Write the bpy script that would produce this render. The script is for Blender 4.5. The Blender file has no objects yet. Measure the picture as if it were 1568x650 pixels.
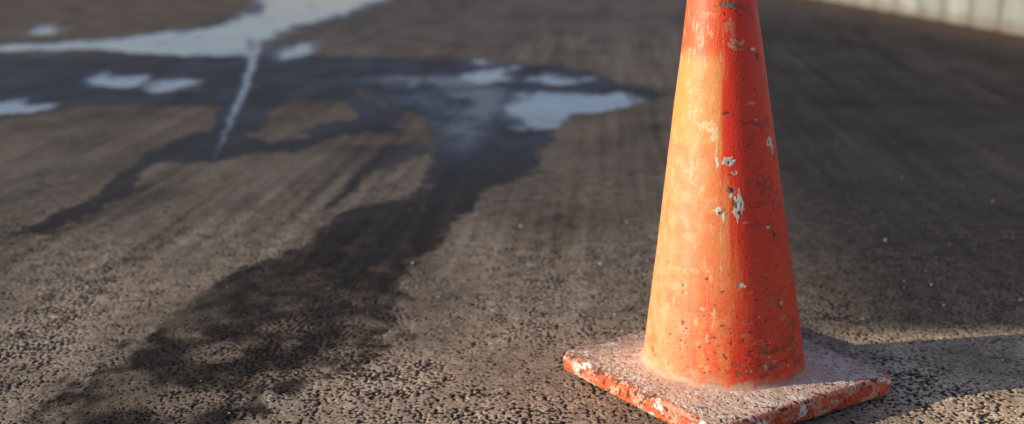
import bpy, math
import numpy as np
rng=np.random.default_rng(7)
scene=bpy.context.scene

# ------------------------------------------------------------ noise helpers
def _h(ix,iy,seed):
    with np.errstate(over='ignore'):
        n=(ix.astype(np.int64)*374761393+iy.astype(np.int64)*668265263+seed*1442695041)&0xffffffff
        n=((n^(n>>13))*1274126177)&0xffffffff
        n=((n^(n>>16))*2246822519)&0xffffffff
        n=n^(n>>15)
    return n.astype(np.float64)/4294967295.0
def perlin(x,y,seed=0):
    xi=np.floor(x);yi=np.floor(y);xf=x-xi;yf=y-yi
    u=xf*xf*xf*(xf*(xf*6-15)+10);v=yf*yf*yf*(yf*(yf*6-15)+10)
    def gr(a,b):
        t=_h(xi+a,yi+b,seed)*2*np.pi
        return np.cos(t)*(xf-a)+np.sin(t)*(yf-b)
    a=gr(0,0);b=gr(1,0);c=gr(0,1);d=gr(1,1)
    return ((a+(b-a)*u)*(1-v)+(c+(d-c)*u)*v)*1.5
def fbm(x,y,seed=0,oct=4,g=.5):
    s=0;a=1;t=0
    for i in range(oct):
        s=s+a*perlin(x*2**i+17.3*i,y*2**i-9.1*i,seed+i*13);t+=a;a*=g
    return s/t*1.3
def sm(a,b,x):
    t=np.clip((x-a)/(b-a),0,1);return t*t*(3-2*t)
def mix(a,b,t):
    return a*(1-t[:,None])+b*t[:,None]
def V(*c): return np.array([c])
def poly_sd(px,py,pts):
    pts=np.array(pts);n=len(pts)
    d=np.full(px.shape,1e9);ins=np.zeros(px.shape,bool)
    for i in range(n):
        ax,ay=pts[i];bx,by=pts[(i+1)%n]
        ex,ey=bx-ax,by-ay
        t=np.clip(((px-ax)*ex+(py-ay)*ey)/(ex*ex+ey*ey+1e-12),0,1)
        dd=(px-ax-t*ex)**2+(py-ay-t*ey)**2
        d=np.minimum(d,dd)
        if ey!=0:
            c=((ay>py)!=(by>py))&(px<ex*(py-ay)/ey+ax)
            ins^=c
    d=np.sqrt(d);return np.where(ins,-d,d)
def poly_mask(x,y,pts,soft,off=0):
    P=np.array(pts);m=.6
    sel=(x>P[:,0].min()-m)&(x<P[:,0].max()+m)&(y>P[:,1].min()-m)&(y<P[:,1].max()+m)
    out=np.zeros(x.shape)
    sd=poly_sd(x[sel],y[sel],pts)+off
    s=soft[sel] if isinstance(soft,np.ndarray) else soft
    out[sel]=1-sm(-1,1,sd/s)
    return out

def grid_mesh(name,co,nr,nc,closed=False):
    r=np.arange(nr-1)[:,None];cc=nc if closed else nc-1
    c=np.arange(cc)[None,:];c2=(c+1)%nc
    q=np.stack([r*nc+c,r*nc+c2,(r+1)*nc+c2,(r+1)*nc+c],-1).reshape(-1,4).astype(np.int32)
    me=bpy.data.meshes.new(name)
    me.vertices.add(len(co));me.vertices.foreach_set('co',co.astype(np.float32).ravel())
    me.loops.add(q.size);me.loops.foreach_set('vertex_index',q.ravel())
    me.polygons.add(len(q));me.polygons.foreach_set('loop_start',np.arange(0,q.size,4,dtype=np.int32))
    me.polygons.foreach_set('loop_total',np.full(len(q),4,np.int32))
    me.polygons.foreach_set('use_smooth',np.ones(len(q),bool))
    me.update(calc_edges=True)
    o=bpy.data.objects.new(name,me);scene.collection.objects.link(o)
    return o
def set_col(me,name,c):
    a=me.attributes.new(name,'FLOAT_COLOR','POINT')
    d=np.ones((len(c),4),np.float32);d[:,:3]=np.clip(c,0.003,1);a.data.foreach_set('color',d.ravel())
def set_f(me,name,c):
    a=me.attributes.new(name,'FLOAT','POINT');a.data.foreach_set('value',c.astype(np.float32))

# ------------------------------------------------------------ ground sheet
def geo(a,b,r):
    n=max(2,int(math.log(b/a)/r));return list(a*np.exp(np.linspace(0,math.log(b/a),n,endpoint=False)))
rows=[-400,-200,-100,-50,-25,-12,-6,-3,-1.5,-.8,-.3,0,.25,.45,.65,.8,.95,1.08,1.18,1.26,1.33,1.39,1.44,1.48,1.51,1.53]
rows+=geo(1.55,3.4,.0013)+geo(3.4,14,.006)+geo(14,900,.03)+[900]
rows=np.array(rows)
sin=np.linspace(-1.1,1.1,1150)
so=1.1*np.exp(np.linspace(0,math.log(900/1.1),50))[1:]
S=np.concatenate([-so[::-1],sin,so])
w=.46*np.maximum(rows,1.5)+.12
X=(w[:,None]*S[None,:]);Y=np.repeat(rows[:,None],len(S),1)
nr,nc=X.shape
sp=np.maximum(np.abs(np.gradient(rows))[:,None]+0*X, np.abs(np.gradient(X,axis=1)))
x=X.ravel();y=Y.ravel();sp=sp.ravel()
yy=np.clip(y,1.5,20)

Z={
'A':[(-1.16,6.65),(-0.79,5.62),(-0.54,4.76),(-0.33,4.38),(-0.27,3.93),(-0.23,3.66),(-0.26,3.45),(-0.26,3.16),(-0.33,2.99),(-0.4,2.91),(-0.45,2.74),(-0.5,2.54),(-0.58,2.32),(-0.64,2.15),(-0.66,1.91),(-0.70,1.71),(-0.74,1.4),(-0.42,1.4),(-0.36,1.71),(-0.24,1.82),(-0.2,2.02),(-0.21,2.39),(-0.15,2.73),(-0.06,3.16),(0.08,3.38),(0.15,4.13),(0.24,4.45),(0.54,4.8),(0.69,5.05),(0.48,5.57),(0.26,6.17),(-0.3,6.42),(-0.81,6.55)],
'B':[(-5,6.65),(-3.5,4.5),(-1.91,4.34),(-1.76,4.67),(-1.56,4.76),(-1.19,4.67),(-1.09,4.2),(-1.17,3.89),(-1.15,3.41),(-1.12,3.0),(-1.18,2.68),(-1.1,2.65),(-1.05,2.89),(-1.06,3.29),(-1.09,3.53),(-0.92,3.58),(-0.81,3.73),(-0.65,3.77),(-0.6,4.06),(-0.42,4.06),(-0.35,4.27),(-0.62,4.95),(-0.86,5.88),(-1.15,6.83),(-1.57,7.02),(-2.16,6.69)],
'W1':[(-7,7.2),(-6,8.0),(-3.16,7.3),(-2.65,7.56),(-2.4,8.14),(-2.17,8.69),(-2.26,10.46),(-3.2,15.4),(-1.05,15.4),(-1.4,9.68),(-1.55,8.41),(-1.56,7.43),(-1.43,6.65),(-1.65,6.55),(-1.89,6.65),(-2.45,6.98),(-3.0,6.91)],
'W2':[(-2.06,5.57),(-2.05,5.83),(-1.82,5.75),(-1.7,5.42),(-1.76,5.33),(-1.94,5.42)],
'W3':[(-1.67,5.33),(-1.69,5.59),(-1.48,5.57),(-1.42,5.2),(-1.52,5.11)],
'W4':[(-2.6,4.8),(-2.02,4.85),(-1.81,4.74),(-1.86,4.59),(-2.08,4.5),(-2.6,4.5)],
'W5':[(-1.3,6.42),(-1.39,7.22),(-1.22,7.56),(-1.16,6.91),(-1.2,6.48)],
'W6':[(-3.43,8.25),(-3.49,8.75),(-3.18,8.58),(-3.08,8.04),(-3.28,7.99)],
'W7':[(-0.24,6.17),(-0.19,6.45),(-0.05,6.42),(-0.06,6.14)],
'W8':[(-0.26,5.67),(-0.18,5.99),(0.01,6.05),(-0.01,5.57),(-0.16,5.42)],
'W9':[(0.01,5.52),(0.05,5.8),(0.24,5.77),(0.37,5.57),(0.23,5.42)],
'W10':[(-0.02,4.85),(0.05,5.16),(0.21,5.05),(0.48,5.16),(0.57,4.91),(0.46,4.67),(0.24,4.55),(0.15,4.15),(0.04,4.13),(-0.01,4.42)],
'S':[(-0.7,5.62),(-0.27,5.88),(-0.01,5.38),(-0.01,4.13),(-0.09,3.64),(-0.19,3.53),(-0.37,4.59)],
'D':[(-16,16),(-3.22,16),(-2.38,10.46),(-2.32,8.69),(-2.68,7.75),(-3.24,7.6),(-8,8.4)],
'I1':[(-.91,4.06),(-.91,4.35),(-.94,4.77),(-.87,4.95),(-.68,4.77),(-.556,4.42),(-.644,4.35),(-.724,4.245),(-.695,3.93),(-.79,3.845)],
'I2':[(-.44,4.2),(-.378,4.38),(-.312,4.3),(-.29,4.0),(-.36,4.02)],
'L':[(-.319,3.93),(-.247,3.77),(-.296,3.64),(-.358,3.43),(-.427,3.36),(-.446,3.08),(-.487,2.9),(-.475,3.16),(-.471,3.48),(-.41,3.75)],
'CR':[(-1.65,7.9),(-1.39,6.49),(-1.24,5.62),(-1.08,4.68),(-.99,4.06),(-.935,3.69),(-.91,3.51),(-.923,3.555),(-1.0,3.93),(-1.115,4.59),(-1.295,5.62),(-1.46,6.49),(-1.70,7.66)],
}
k=yy/4
wx=x+(.050*fbm(x*7,y*4,3,4)+.016*perlin(x*45,y*30,5))*k
wy=y+(.12*fbm(x*6,y*4,9,4)+.03*perlin(x*40,y*25,8))*k
dn=fbm(x*22,y*14,401,4)
ne=sm(2.7,1.7,y)
def ragged(m,a=.42): return sm(.34,.66,m+a*dn*(1-np.abs(2*m-1)))
def ragged2(m): return sm(.28,.74,m+(.42+.30*ne)*dn*(1-np.abs(2*m-1)))
A=ragged2(poly_mask(wx,wy,Z['A'],.060*k+.02+.09*ne))
B=ragged(poly_mask(wx,wy,Z['B'],.055*k))
I=ragged(np.maximum(poly_mask(wx,wy,Z['I1'],.04*k),poly_mask(wx,wy,Z['I2'],.04*k)))
L=ragged(poly_mask(wx,wy,Z['L'],.05*k))
wet=np.maximum(np.maximum(A,B),L*.8)*(1-I)
wet*=1-ne*.50*sm(-.2,.4,fbm(x*9,y*8,21,5))
# faint damp patches in front of the main stain
xs0=x-.07*y
dp=sm(.10,.50,fbm(xs0*4.2,y*1.5,23,5)+.25*dn)*sm(.15,-.25,x)*sm(4.5,3.2,y)*.50
wet=np.maximum(wet,dp)
sx=x+(.012*fbm(x*8,y*5,31,3))*k; sy=y+.03*fbm(x*5,y*4,33,3)*k
pud=np.zeros_like(x)
pn=.6*fbm(x*6,y*2.2,41,5)
for n_ in ('W1','W2','W3','W4','W5','W6','W7','W8','W9','W10'):
    pud=np.maximum(pud,poly_mask(wx,wy,Z[n_],.095*k))
pud=sm(.24,.95,pud*(1.05+pn))
CR=poly_mask(sx,sy,Z['CR'],.014,.012)
pud=np.maximum(pud,CR*.8*(1+.4*pn))
Sh=poly_mask(wx,wy,Z['S'],.16)*sm(-.5,.3,fbm(x*5,y*1.6,43,4)+.15)
D=poly_mask(wx,wy,Z['D'],.15)
halo=poly_mask(wx,wy,Z['W1'],.35)*.9
wet=np.clip(np.maximum(wet,np.maximum(halo*.8,pud)),0,1)

# tonal variation
big=fbm(x*.7,y*.5,61,4); med=fbm(x*4,y*3,62,4)
xs=x-.07*y-.006*np.maximum(x,0)*y*y*.3
where=sm(-.25,.35,fbm(xs*2.2,y*.5,65,3))             # only some lanes carry tracks
st=(.55*fbm(xs*6,y*.35,63,3)+.60*fbm(xs*26,y*.7,64,2))*(.25+.75*where)
st*=sm(1.7,2.7,y)
# aggregate surface
P1=.0078
n1=perlin(x/P1,y/(P1*1.05),51)*.75+perlin(x/.0050,y/.0050,52)*.5
n1+=.36*perlin(x/.04,y/.04,57)+.42*med-.28*st
pit=sm(.12,.34,n1)
f1=np.clip(1.5-1.5*sp/.0065,0,1)
pit=pit*f1+(.30+.14*med-.12*st)*(1-f1)
grain=perlin(x/.0042,y/.0042,58)*np.clip(1.4-1.6*sp/.0045,0,1)
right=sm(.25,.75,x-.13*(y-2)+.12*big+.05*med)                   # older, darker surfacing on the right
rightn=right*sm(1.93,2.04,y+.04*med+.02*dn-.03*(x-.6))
lum=np.clip(1+.35*big+.55*med+.50*st+.18*dn,.3,2)
matrix=V(.39,.30,.20)*lum[:,None]
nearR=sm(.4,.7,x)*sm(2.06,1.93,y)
matrix=mix(matrix,V(.84,.60,.36)*lum[:,None],nearR*.88)  # dusty tan near right, sunlight painted in as a brighter ground colour
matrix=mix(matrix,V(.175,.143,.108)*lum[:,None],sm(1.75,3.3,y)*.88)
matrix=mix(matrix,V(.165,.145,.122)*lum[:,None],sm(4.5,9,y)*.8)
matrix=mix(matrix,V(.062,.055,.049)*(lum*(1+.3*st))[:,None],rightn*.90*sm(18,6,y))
pitc=V(.018,.0155,.0135)*np.ones((len(x),1))
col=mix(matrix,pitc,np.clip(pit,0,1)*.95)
lit=sm(.2,.6,perlin(x/.008,y/.008,71))*f1
col=mix(col,col*1.65,lit*.6)
wetc=V(.022,.0185,.016)*(1+.35*med+1.0*st)[:,None]
wetc=mix(wetc,V(.11,.073,.044),sm(-.05,.55,fbm(x*16,y*10,81,5))*.6*sm(3.6,2,y))
wetc=mix(wetc,wetc*.45,pit*.8)
col=mix(col,wetc,wet*.95)
col=mix(col,V(.15,.115,.08)*(1+.5*med+.2*dn)[:,None],D*.85*(1-pud))
wallside=sm(2.6,3.3,x+.08*(y-8)+.15*med)*sm(40,20,x)
col=mix(col,V(.13,.085,.058)*(1+.3*med)[:,None],wallside*.8)
col=mix(col,V(.20,.205,.225)*np.ones((len(x),1)),np.clip(pud,0,1)*.8)   # standing water, pale sky reflection painted into its colour
# height
amp=np.clip(1.5-1.5*sp/.008,0,1)
z=(-.0014*pit+.0005*grain+.0007*perlin(x/.02,y/.02,91)*f1)*amp*(1-.4*wet)*(1-.35*rightn)*(1-pud)
z+= .003*fbm(x*1.3,y*.9,95,3)*sm(30,8,np.abs(y))*sm(2.5,5,np.hypot(x,y))-.004*pud
co=np.stack([x,y,z],1)
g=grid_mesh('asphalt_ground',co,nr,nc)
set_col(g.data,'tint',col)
rough=.9-.38*wet*sm(2.4,4.2,y)*(.6+.4*sm(-.3,.3,med))-.34*Sh*wet
set_f(g.data,'rough',np.clip(rough,.2,1)); set_f(g.data,'water',np.clip(pud,0,1))
set_f(g.data,'damp',np.clip(np.maximum(wet*sm(1.8,4,y),pud),0,1))

def newmat(name):
    m=bpy.data.materials.new(name);m.use_nodes=True
    nt=m.node_tree;b=nt.nodes['Principled BSDF'];return m,nt,b
m,nt,b=newmat('asphalt');N=nt.nodes;Lk=nt.links
def node(nt,t,**kw):
    n=nt.nodes.new(t)
    for k_,v_ in kw.items(): setattr(n,k_,v_)
    return n
a=node(nt,'ShaderNodeAttribute',attribute_name='tint')
r=node(nt,'ShaderNodeAttribute',attribute_name='rough')
wa=node(nt,'ShaderNodeAttribute',attribute_name='water')
da=node(nt,'ShaderNodeAttribute',attribute_name='damp')
mrd=node(nt,'ShaderNodeMapRange');mrd.inputs['To Min'].default_value=.12;mrd.inputs['To Max'].default_value=.6
Lk.new(da.outputs['Fac'],mrd.inputs['Value']);Lk.new(mrd.outputs[0],b.inputs['Specular IOR Level'])
tc=node(nt,'ShaderNodeTexCoord')
n1_=node(nt,'ShaderNodeTexNoise');n1_.inputs['Scale'].default_value=260;n1_.inputs['Detail'].default_value=4
n2_=node(nt,'ShaderNodeTexNoise');n2_.inputs['Scale'].default_value=38;n2_.inputs['Detail'].default_value=5;n2_.inputs['Roughness'].default_value=.7
for q in (n1_,n2_): Lk.new(tc.outputs['Object'],q.inputs['Vector'])
mr=node(nt,'ShaderNodeMapRange');mr.inputs['From Min'].default_value=.3;mr.inputs['From Max'].default_value=.7;mr.inputs['To Min'].default_value=.45;mr.inputs['To Max'].default_value=1.55
mr2=node(nt,'ShaderNodeMapRange');mr2.inputs['From Min'].default_value=.3;mr2.inputs['From Max'].default_value=.7;mr2.inputs['To Min'].default_value=.65;mr2.inputs['To Max'].default_value=1.35
Lk.new(n1_.outputs['Fac'],mr.inputs['Value']);Lk.new(n2_.outputs['Fac'],mr2.inputs['Value'])
mu=node(nt,'ShaderNodeMath',operation='MULTIPLY');Lk.new(mr.outputs[0],mu.inputs[0]);Lk.new(mr2.outputs[0],mu.inputs[1])
vm=node(nt,'ShaderNodeVectorMath',operation='SCALE');Lk.new(a.outputs['Color'],vm.inputs[0]);Lk.new(mu.outputs[0],vm.inputs['Scale'])
Lk.new(vm.outputs[0],b.inputs['Base Color'])
mx=node(nt,'ShaderNodeMix');mx.data_type='FLOAT';Lk.new(wa.outputs['Fac'],mx.inputs[0]);Lk.new(r.outputs['Fac'],mx.inputs[2]);mx.inputs[3].default_value=.05
Lk.new(mx.outputs[0],b.inputs['Roughness'])
mi_=node(nt,'ShaderNodeMix');mi_.data_type='FLOAT';Lk.new(wa.outputs['Fac'],mi_.inputs[0]);mi_.inputs[2].default_value=1.4;mi_.inputs[3].default_value=2.1
Lk.new(mi_.outputs[0],b.inputs['IOR'])
bp=node(nt,'ShaderNodeBump');bp.inputs['Distance'].default_value=.003
inv=node(nt,'ShaderNodeMath',operation='SUBTRACT');inv.inputs[0].default_value=1.04;Lk.new(wa.outputs['Fac'],inv.inputs[1])
sc=node(nt,'ShaderNodeMath',operation='MULTIPLY');sc.inputs[1].default_value=.4;Lk.new(inv.outputs[0],sc.inputs[0]);Lk.new(sc.outputs[0],bp.inputs['Strength'])
ad=node(nt,'ShaderNodeMath',operation='ADD');Lk.new(n1_.outputs['Fac'],ad.inputs[0]);Lk.new(n2_.outputs['Fac'],ad.inputs[1])
Lk.new(ad.outputs[0],bp.inputs['Height']);Lk.new(bp.outputs[0],b.inputs['Normal'])
g.data.materials.append(m)

# ------------------------------------------------------------ traffic cone
CX,CY=.332,1.74
parent=bpy.data.objects.new('traffic_cone',None);scene.collection.objects.link(parent);parent.location=(CX,CY,0)
view=math.atan2(-CY,-CX)
zb=np.linspace(.052,.700,560)
rb=.1240+(zb-.052)/(.597-.052)*(.0500-.1240)
fil=np.linspace(0,1,16)[:-1]*math.pi/2
pr=[(.1240+.016*(1-math.sin(t)),.0385+.0135*(1-math.cos(t))) for t in fil]
pr+=list(zip(rb,zb))
rt=rb[-1]
pr+=[(rt-.0005,.7015),(rt-.002,.7025),(rt-.0035,.702),(rt-.0045,.700)]+[(rt-.005+ (0.70-q)*.135,q) for q in np.linspace(.695,.05,30)]
pr=np.array(pr);nr2=len(pr);nc2=900
th=np.linspace(0,2*np.pi,nc2,endpoint=False)
R=np.repeat(pr[:,0][:,None],nc2,1);H=np.repeat(pr[:,1][:,None],nc2,1);T=np.repeat(th[None,:],nr2,0)
R=R.ravel();H=H.ravel();T=T.ravel()
aa=(T-view+np.pi)%(2*np.pi)-np.pi         # angle about the axis, 0 = worn side
arc=aa*.085
deg=np.degrees(aa)
U=arc;Wd=H
n_a=fbm(U*22,Wd*9,101,5); n_b=fbm(U*60,Wd*40,102,4); n_v=fbm(U*90,Wd*7,103,4); n_f=fbm(U*260,Wd*220,104,3); n_h=fbm(U*12,Wd*45,105,3)
red=V(.98,.038,.010);org=V(.98,.245,.072);yel=V(.98,.345,.095);pale=V(.98,.46,.23)
one=np.ones((len(R),1))
c=org*one
band=sm(.385,.400,Wd+.006*n_a)*sm(.525,.505,Wd+.006*n_a)
c=mix(c,yel,band*.9*sm(20,-10,deg+14*n_v))
c=mix(c,pale,.45*sm(.42,.36,Wd)*sm(-5,-45,deg+25*n_a)*sm(-.5,.5,n_b+.3))
c=mix(c,V(.94,.11,.03),sm(.515,.535,Wd+.01*n_a)*.85)
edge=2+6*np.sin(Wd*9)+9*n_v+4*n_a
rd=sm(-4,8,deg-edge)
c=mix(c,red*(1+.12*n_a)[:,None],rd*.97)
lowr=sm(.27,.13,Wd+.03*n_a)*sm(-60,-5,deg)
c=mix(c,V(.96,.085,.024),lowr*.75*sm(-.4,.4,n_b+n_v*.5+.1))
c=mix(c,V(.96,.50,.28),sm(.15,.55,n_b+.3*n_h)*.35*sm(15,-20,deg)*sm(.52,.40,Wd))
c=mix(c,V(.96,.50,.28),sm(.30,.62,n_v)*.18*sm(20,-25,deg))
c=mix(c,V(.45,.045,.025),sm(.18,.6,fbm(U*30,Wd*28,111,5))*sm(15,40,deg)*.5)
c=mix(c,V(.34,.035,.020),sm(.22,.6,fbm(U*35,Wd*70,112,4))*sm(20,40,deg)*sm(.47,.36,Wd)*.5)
c=mix(c,V(.78,.15,.06),sm(.20,.6,fbm(U*16,Wd*22,114,5))*sm(10,-20,deg)*.4)
c=mix(c,V(.9,.50,.30),sm(.38,.6,fbm(U*45,Wd*120,113,4))*.40*sm(.30,.08,Wd))
c=mix(c,V(.52,.24,.14),sm(.22,.55,fbm(U*55,Wd*60,115,5))*.48*sm(.36,.05,Wd))
fz=Wd+.010*n_b+.005*n_a
c=mix(c,V(.68,.48,.32)*(1+.35*n_b+.3*n_f)[:,None],sm(.056,.043,fz)*.8)
c=mix(c,V(.20,.10,.07),np.exp(-((Wd+.003*n_b-.0475)/.0022)**2)*.45*sm(-.3,.4,n_a+n_f*.5))
hgt=np.zeros(len(R))
IDX=np.arange(len(R)).reshape(nr2,nc2)
aac=aa.reshape(nr2,nc2)[0];zrow=pr[:,1].copy();zrow[nr2-30:]=-9
def spot(dg,zc,wd_,hd,colr,s=.35,seed=0,op=1.,dep=0.):
    """irregular chip centred at angle dg (degrees), height zc (m), half sizes in m"""
    rloc=.1245+(zc-.058)/(.539)*(-.074)
    ri=np.where(np.abs(zrow-zc)<hd*2.5)[0];ci=np.where(np.abs(aac-math.radians(dg))<wd_*2.5/rloc)[0]
    if not len(ri) or not len(ci): return
    idx=IDX[np.ix_(ri,ci)].ravel()
    ux=(aa[idx]-math.radians(dg))*rloc/wd_;uy=(Wd[idx]-zc)/hd
    q=np.sqrt(ux**2+uy**2)+s*fbm(ux*1.3+seed*3.1,uy*1.3,200+seed,4)*1.6
    dd=1-sm(.8,1.05,q)
    c[idx]=mix(c[idx],V(*colr),dd*op);hgt[idx]+=dd*dep
W_=(.76,.72,.62);G_=(.16,.18,.12);K_=(.045,.03,.022);RB=(.28,.03,.018);CRM=(.92,.64,.38)
i=0
for (dg,zc,w1,h1,cl,s) in [
 (6.5,.373,.0085,.0065,W_,.5),(6.5,.373,.0060,.0045,(.22,.27,.18),.4),(7,.371,.0022,.0018,K_,.3),
 (-4,.371,.0020,.008,W_,.7),(13,.357,.0045,.0028,W_,.5),(13,.357,.0024,.0016,G_,.3),
 (9.6,.331,.0060,.0048,G_,.4),(10,.332,.0032,.0028,K_,.3),(9,.325,.003,.003,W_,.6),
 (15.5,.309,.0075,.0185,W_,.75),(13,.312,.0040,.0050,G_,.5),(16,.299,.0025,.003,K_,.5),
 (-3,.301,.0080,.0060,W_,.7),(-1,.299,.0045,.0035,G_,.5),(-2,.298,.002,.0015,K_,.4),(2,.292,.002,.006,W_,.7),
 (62,.396,.0075,.0065,W_,.6),(66,.388,.0035,.010,W_,.7),(60,.396,.0022,.0022,K_,.4),
 (21,.539,.0120,.0065,(.75,.50,.30),.8),(23,.538,.004,.003,G_,.6),(56,.52,.0028,.0042,K_,.4),(57,.52,.0045,.006,RB,.6),
 (14,.594,.0150,.0050,G_,.9),(32,.590,.012,.006,(.10,.05,.03),.8),
 (52,.425,.0180,.0070,RB,1.1),(30,.428,.012,.0035,RB,1.1),(45,.335,.015,.010,RB,1.2),(40,.31,.020,.0035,RB,1.),
 (14,.56,.006,.014,(.72,.30,.15),.9),(38,.455,.009,.0018,(.85,.4,.28),.7),(45,.275,.005,.0016,W_,.6),(22,.285,.006,.0012,(.85,.4,.3),.7),
 (52,.262,.003,.0035,K_,.4),
 (-18,.423,.012,.0060,CRM,.9),(-8,.409,.006,.0090,CRM,.9),(-12,.417,.010,.004,CRM,.7),(-6,.385,.0020,.015,CRM,.8),
 (-1,.262,.0012,.016,(.85,.5,.4),.8),(-1,.22,.0014,.010,(.85,.45,.35),.9),(0,.19,.0010,.010,(.85,.45,.35),.8),
 (-32,.545,.007,.010,(.88,.32,.14),1.),(-20,.58,.010,.004,(.88,.36,.18),.9)]:
    i+=1
    spot(dg,zc,w1,h1,cl,s,i,.95 if cl in (W_,G_,K_) else .6,(-.0006 if cl in (K_,G_) else (.0003 if cl==W_ else 0)))
for j in range(260):
    if j<150: dg=rng.uniform(-70,75)*(.5 if rng.random()<.3 else 1);zc=.062+abs(rng.normal(0,.055))
    else: dg=rng.uniform(0,80);zc=rng.uniform(.06,.60)
    s0=rng.choice([.0008,.0012,.0018,.0030],p=[.5,.32,.13,.05])
    cl=[K_,(.14,.03,.02),(.10,.10,.06),W_,RB][rng.choice(5,p=[.28,.24,.16,.10,.22])]
    spot(dg,zc,s0*rng.uniform(.7,1.8),s0*rng.uniform(.7,1.5),cl,.7,300+j,.85,-.0004)
for j in range(50):   # larger brownish scabs near the foot
    spot(rng.uniform(5,70),.060+abs(rng.normal(0,.03)),rng.uniform(.003,.008),rng.uniform(.0015,.004),(.22,.10,.05) if j%2 else RB,1.3,700+j,.7,-.0003)
for j in range(90):
    spot(rng.uniform(-75,0),rng.uniform(.07,.6),rng.uniform(.0006,.003),rng.uniform(.001,.009),(.94,.62,.38),.8,600+j,.45)
gap=.0008*fbm(U*10,Wd*8,120,4)+.00025*n_f+.0008*n_b*sm(.060,.048,Wd)
outer=np.repeat((np.arange(nr2)<nr2-30)[:,None],nc2,1).ravel()
Rn=np.where(outer,R+hgt+gap,R)
lean=-.047*np.maximum(H-.05,0)
co=np.stack([Rn*np.cos(T)+lean,Rn*np.sin(T),H],1)
cone=grid_mesh('cone_body',co,nr2,nc2,True)
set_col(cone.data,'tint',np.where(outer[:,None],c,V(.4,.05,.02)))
cone.parent=parent

# base slab : rings blend from the circular collar to a rounded square
nc3=1300;th3=np.linspace(0,2*np.pi,nc3,endpoint=False)
rot=math.radians(33)
def rsq(th,half,rad):
    t=(th+np.pi/4)%(np.pi/2)-np.pi/4
    ct,st=np.cos(t),np.abs(np.sin(t))
    r0=half/ct
    yv=r0*st
    cc=half-rad
    bq=cc*ct+cc*st;cq=2*cc*cc-rad*rad
    rc=bq+np.sqrt(np.maximum(bq*bq-cq,0))
    return np.where(yv>cc,rc,r0)
half=.184
tl=th3-rot
prof=[]
for s in np.linspace(0,1,120)[:-1]: prof.append((s,.006,.0405-.003*s**1.5))
for t in np.linspace(0,math.pi/2,10): prof.append((1,.006*(1-math.sin(t)),.0375-.006*(1-math.cos(t))))
for s in np.linspace(0,1,22)[1:]: prof.append((1,.001*s-.002*math.sin(s*3.14),.0315-.0245*s))
prof+=[(1,.004,.0055),(1,.012,.0050),(.3,.012,.0052),(0,.012,.006)]
rows3=[]
for (s,ins,zz) in prof:
    ro=rsq(tl,half-ins,.020)
    rows3.append(np.stack([(.122*(1-s)+ro*s),np.full(nc3,zz)],1))
B3=np.array(rows3);nr3=len(prof)
Rr=B3[:,:,0].ravel();Hh=B3[:,:,1].ravel();Tt=np.repeat(th3[None,:],nr3,0).ravel()
bx=Rr*np.cos(Tt);by=Rr*np.sin(Tt)
side=sm(.035,.030,Hh)
lx=bx*math.cos(-rot)-by*math.sin(-rot);ly=bx*math.sin(-rot)+by*math.cos(-rot)
uu=np.where(np.abs(lx)>np.abs(ly),ly+3*np.sign(lx),lx+7*np.sign(ly))
px=np.where(side>.5,uu,bx);py=np.where(side>.5,Hh*1.0,by)
f1b=fbm(px*18,py*18,131,5);f2b=fbm(px*55,py*55,132,4);f3b=fbm(px*150,py*150,133,3);f4b=fbm(px*9,py*9,134,3)
edged=np.clip((rsq(Tt-rot,half,.02)-Rr),0,1)
top=V(.84,.61,.41)*(1+.2*f1b+.22*f2b+.12*f3b)[:,None]
top=mix(top,V(.95,.80,.60),sm(-.05,.5,f4b+f2b*.5)*.5)
top=mix(top,V(.60,.25,.15),sm(.08,.5,f2b+.3*f1b)*.40*sm(.14,.02,edged))
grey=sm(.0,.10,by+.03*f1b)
top=mix(top,V(.36,.31,.27)*(1+.45*f2b)[:,None],grey*.65)  # back of the top greyed, shade behind the cone put into the colour
top=mix(top,V(.80,.17,.07),sm(.014,.002,edged+.010*f2b)*.65)
sidec=V(.72,.14,.055)*(1+.3*f1b)[:,None]
sidec=mix(sidec,V(.78,.50,.33),sm(-.02,.45,fbm(px*24,py*40,161,5)+.1)*.65)
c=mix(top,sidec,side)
leftc=sm(.05,-.20,bx)                       # the left corner is the most chipped
b1=fbm(px*85,py*85,141,3);b2_=fbm(px*190,py*190,142,2);b3_=fbm(px*140,py*140,143,3)
blk=sm(.34,.44,b1+.16*sm(.035,.0,edged)*(1-side)+.20*leftc*side-.10-.04*side)
blk2=sm(.38,.48,b2_+.03*side+.05*leftc+.04*sm(.05,0,edged))
edgeblk=sm(.25,.5,b3_+.5*leftc-.05)*np.exp(-((Hh-.034)/.005)**2)
bb=np.clip(np.maximum(np.maximum(blk*.9,blk2*.7),edgeblk*.8),0,1)
nearcollar=sm(.17,.125,Rr)
bb*=1-.5*nearcollar
c=mix(c,V(.050,.038,.032),bb*sm(-.4,.2,f4b+.25+side*.5))
wh=sm(.32,.38,fbm(px*26,py*50,151,5))
c=mix(c,V(.88,.84,.74),wh*.8*(1-bb))
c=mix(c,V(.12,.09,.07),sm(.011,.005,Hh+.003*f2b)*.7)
dh=.0006*f2b+.0007*f1b+.0003*f3b-.0010*bb+.0004*wh
cl_=np.cos(Tt);sl_=np.sin(Tt)
bx2=bx+cl_*dh*side*1.5;by2=by+sl_*dh*side*1.5
warp=.0022*np.sin(lx*14+1)*np.clip(Rr/.2,0,1)+.0016*np.cos(ly*11)
z3=Hh+dh*(1-side)+warp*sm(.004,.02,Hh)*.8
base=grid_mesh('base_slab',np.stack([bx2,by2,z3],1),nr3,nc3,True)
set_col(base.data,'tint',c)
base.parent=parent

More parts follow.
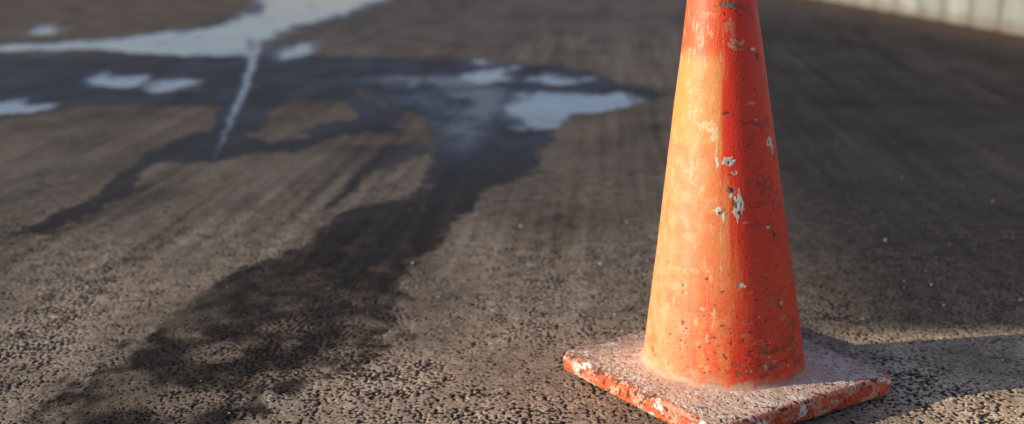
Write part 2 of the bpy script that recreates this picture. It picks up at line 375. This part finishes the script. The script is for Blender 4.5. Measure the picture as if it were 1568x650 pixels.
m2,nt2,b2=newmat('worn_orange_vinyl')
a=node(nt2,'ShaderNodeAttribute',attribute_name='tint');tc=node(nt2,'ShaderNodeTexCoord')
nz=node(nt2,'ShaderNodeTexNoise');nz.inputs['Scale'].default_value=420;nz.inputs['Detail'].default_value=4
nt2.links.new(tc.outputs['Object'],nz.inputs['Vector'])
mr=node(nt2,'ShaderNodeMapRange');mr.inputs['From Min'].default_value=.3;mr.inputs['From Max'].default_value=.7;mr.inputs['To Min'].default_value=.86;mr.inputs['To Max'].default_value=1.12
nt2.links.new(nz.outputs['Fac'],mr.inputs['Value'])
vm=node(nt2,'ShaderNodeVectorMath',operation='SCALE');nt2.links.new(a.outputs['Color'],vm.inputs[0]);nt2.links.new(mr.outputs[0],vm.inputs['Scale'])
nt2.links.new(vm.outputs[0],b2.inputs['Base Color'])
b2.inputs['Roughness'].default_value=.5
b2.inputs['Subsurface Weight'].default_value=.35
b2.inputs['Subsurface Radius'].default_value=(.06,.010,.003);b2.inputs['Subsurface Scale'].default_value=1.
bp=node(nt2,'ShaderNodeBump');bp.inputs['Strength'].default_value=.18;bp.inputs['Distance'].default_value=.001
nt2.links.new(nz.outputs['Fac'],bp.inputs['Height']);nt2.links.new(bp.outputs[0],b2.inputs['Normal'])
cone.data.materials.append(m2)
m3=m2.copy();m3.name='dusty_rubber_base';b3=m3.node_tree.nodes['Principled BSDF'];b3.inputs['Roughness'].default_value=.8;b3.inputs['Subsurface Weight'].default_value=0;b3.inputs['Specular IOR Level'].default_value=.2
base.data.materials.append(m3)
import bmesh
bm=bmesh.new()
for sx_ in (-1,1):
    for sy_ in (-1,1):
        res=bmesh.ops.create_cube(bm,size=1)
        for v in res['verts']:
            v.co.x=v.co.x*.05+sx_*.145;v.co.y=v.co.y*.05+sy_*.145;v.co.z=v.co.z*.010+.002
bmesh.ops.bevel(bm,geom=bm.edges[:],offset=.002,segments=2,affect='EDGES')
me=bpy.data.meshes.new('feet');bm.to_mesh(me);bm.free()
ft=bpy.data.objects.new('feet',me);scene.collection.objects.link(ft);ft.parent=parent;ft.rotation_euler[2]=rot
mf,ntf,bf=newmat('dirty_rubber');bf.inputs['Base Color'].default_value=(.09,.06,.045,1);bf.inputs['Roughness'].default_value=.9
me.materials.append(mf)

# ------------------------------------------------------------ concrete wall on the right
Ls=np.arange(-8,60,.03);hz=np.concatenate([np.linspace(0,1.15,70),[1.16,1.16,0]])
def wx_(Yv): return 3.42-.077*(Yv-8)
pw=.46
YY,HH=np.meshgrid(Ls,hz,indexing='ij')
ph=(YY/pw)%1.0
groove=np.exp(-((np.minimum(ph,1-ph)*pw)/.035)**2)
off=.045*groove-.025*np.sin(ph*np.pi)+.006*(_h(np.floor(YY/pw),0*YY,5)-.5)
thick=np.zeros_like(HH);thick[:,-2]=.28;thick[:,-1]=.28
XX=wx_(YY)+off*(np.arange(len(hz))<len(hz)-2)[None,:]+thick
cw=np.stack([XX.ravel(),YY.ravel(),HH.ravel()],1)
wall=grid_mesh('concrete_wall',cw,len(Ls),len(hz))
gy=YY.ravel();gh=HH.ravel();gg=groove.ravel()
fw=fbm(gy*3,gh*3,171,5);fw2=fbm(gy*9,gh*1.2,172,4)
cw=V(.25,.265,.24)*(1+.16*fw+.2*fw2)[:,None]*(.85+.3*_h(np.floor(gy/pw),0*gy,6))[:,None]
cw=mix(cw,V(.05,.05,.045),gg*.9)
cw=mix(cw,V(.13,.105,.08),sm(.12,.02,gh+.05*fw)*.7)
set_col(wall.data,'tint',cw)
mw,ntw,bw=newmat('painted_concrete');a=node(ntw,'ShaderNodeAttribute',attribute_name='tint');ntw.links.new(a.outputs['Color'],bw.inputs['Base Color']);bw.inputs['Roughness'].default_value=.8
nz=node(ntw,'ShaderNodeTexNoise');nz.inputs['Scale'].default_value=60;nz.inputs['Detail'].default_value=5
tc=node(ntw,'ShaderNodeTexCoord');ntw.links.new(tc.outputs['Object'],nz.inputs['Vector'])
bp=node(ntw,'ShaderNodeBump');bp.inputs['Strength'].default_value=.3;bp.inputs['Distance'].default_value=.004;ntw.links.new(nz.outputs['Fac'],bp.inputs['Height']);ntw.links.new(bp.outputs[0],bw.inputs['Normal'])
wall.data.materials.append(mw)

# ------------------------------------------------------------ loose gravel (one object)
bm=bmesh.new()
for j in range(900):
    if j<500: gy_=1.5+rng.random()**1.3*1.6; gx_=rng.uniform(-.5,.55)*gy_
    else: gy_=rng.uniform(1.6,4); gx_=rng.uniform(.05,.6)*gy_
    if abs(gx_-CX)<.24 and abs(gy_-CY)<.25: continue
    r_=rng.choice([.0010,.0016,.0024,.0038],p=[.5,.33,.14,.03])
    res=bmesh.ops.create_icosphere(bm,subdivisions=1,radius=r_)
    ks=rng.uniform(.6,1.3,3)
    mi=int(rng.choice(3,p=[.45,.40,.15]))
    for v in res['verts']:
        kk=rng.uniform(.75,1.2);v.co.x=v.co.x*ks[0]*kk+gx_;v.co.y=v.co.y*ks[1]*kk+gy_;v.co.z=v.co.z*ks[2]*.7*kk+r_*.2
    for f in {f for v in res['verts'] for f in v.link_faces}: f.material_index=mi
me=bpy.data.meshes.new('gravel');bm.to_mesh(me);bm.free()
gr=bpy.data.objects.new('gravel',me);scene.collection.objects.link(gr)
for nm,cc in (('stone_tan',(.28,.22,.15,1)),('stone_dark',(.05,.043,.038,1)),('stone_pale',(.5,.48,.43,1))):
    mm,nn,bb_=newmat(nm);bb_.inputs['Base Color'].default_value=cc;bb_.inputs['Roughness'].default_value=.8;me.materials.append(mm)

# ------------------------------------------------------------ light
el=math.radians(14.5);travel=math.radians(12)
sd=(-math.cos(travel)*math.cos(el),-math.sin(travel)*math.cos(el),math.sin(el))
sun=bpy.data.lights.new('sun','SUN');sun.energy=5;sun.angle=math.radians(.5);sun.color=(1,.89,.73)
so_=bpy.data.objects.new('sun',sun);scene.collection.objects.link(so_)
from mathutils import Vector
so_.rotation_euler=Vector(sd).to_track_quat('Z','Y').to_euler();so_.location=(-5,-2,5)
wd_=bpy.data.worlds.new('World');scene.world=wd_;wd_.use_nodes=True
nt=wd_.node_tree;bg=nt.nodes['Background'];sk=nt.nodes.new('ShaderNodeTexSky');sk.sky_type='NISHITA';sk.sun_disc=False
sk.sun_elevation=el;sk.sun_rotation=math.atan2(sd[0],sd[1])%(2*math.pi)
sk.dust_density=.8;sk.ozone_density=2.0;sk.air_density=1.0
vmw=nt.nodes.new('ShaderNodeVectorMath');vmw.operation='MULTIPLY';vmw.inputs[1].default_value=(1.06,.97,1.12)
nt.links.new(sk.outputs[0],vmw.inputs[0]);nt.links.new(vmw.outputs[0],bg.inputs[0]);bg.inputs[1].default_value=.125
# ------------------------------------------------------------ camera
cam=bpy.data.cameras.new('camera');co_=bpy.data.objects.new('camera',cam);scene.collection.objects.link(co_)
co_.location=(0,0,.70);co_.rotation_euler=(math.radians(90-13.6),0,0)
cam.sensor_width=36;cam.lens=41.3;cam.clip_start=.05;cam.clip_end=2000
cam.dof.use_dof=True;cam.dof.focus_distance=1.71;cam.dof.aperture_fstop=2.7
scene.camera=co_
scene.view_settings.view_transform='Standard';scene.view_settings.look='None';scene.view_settings.exposure=0
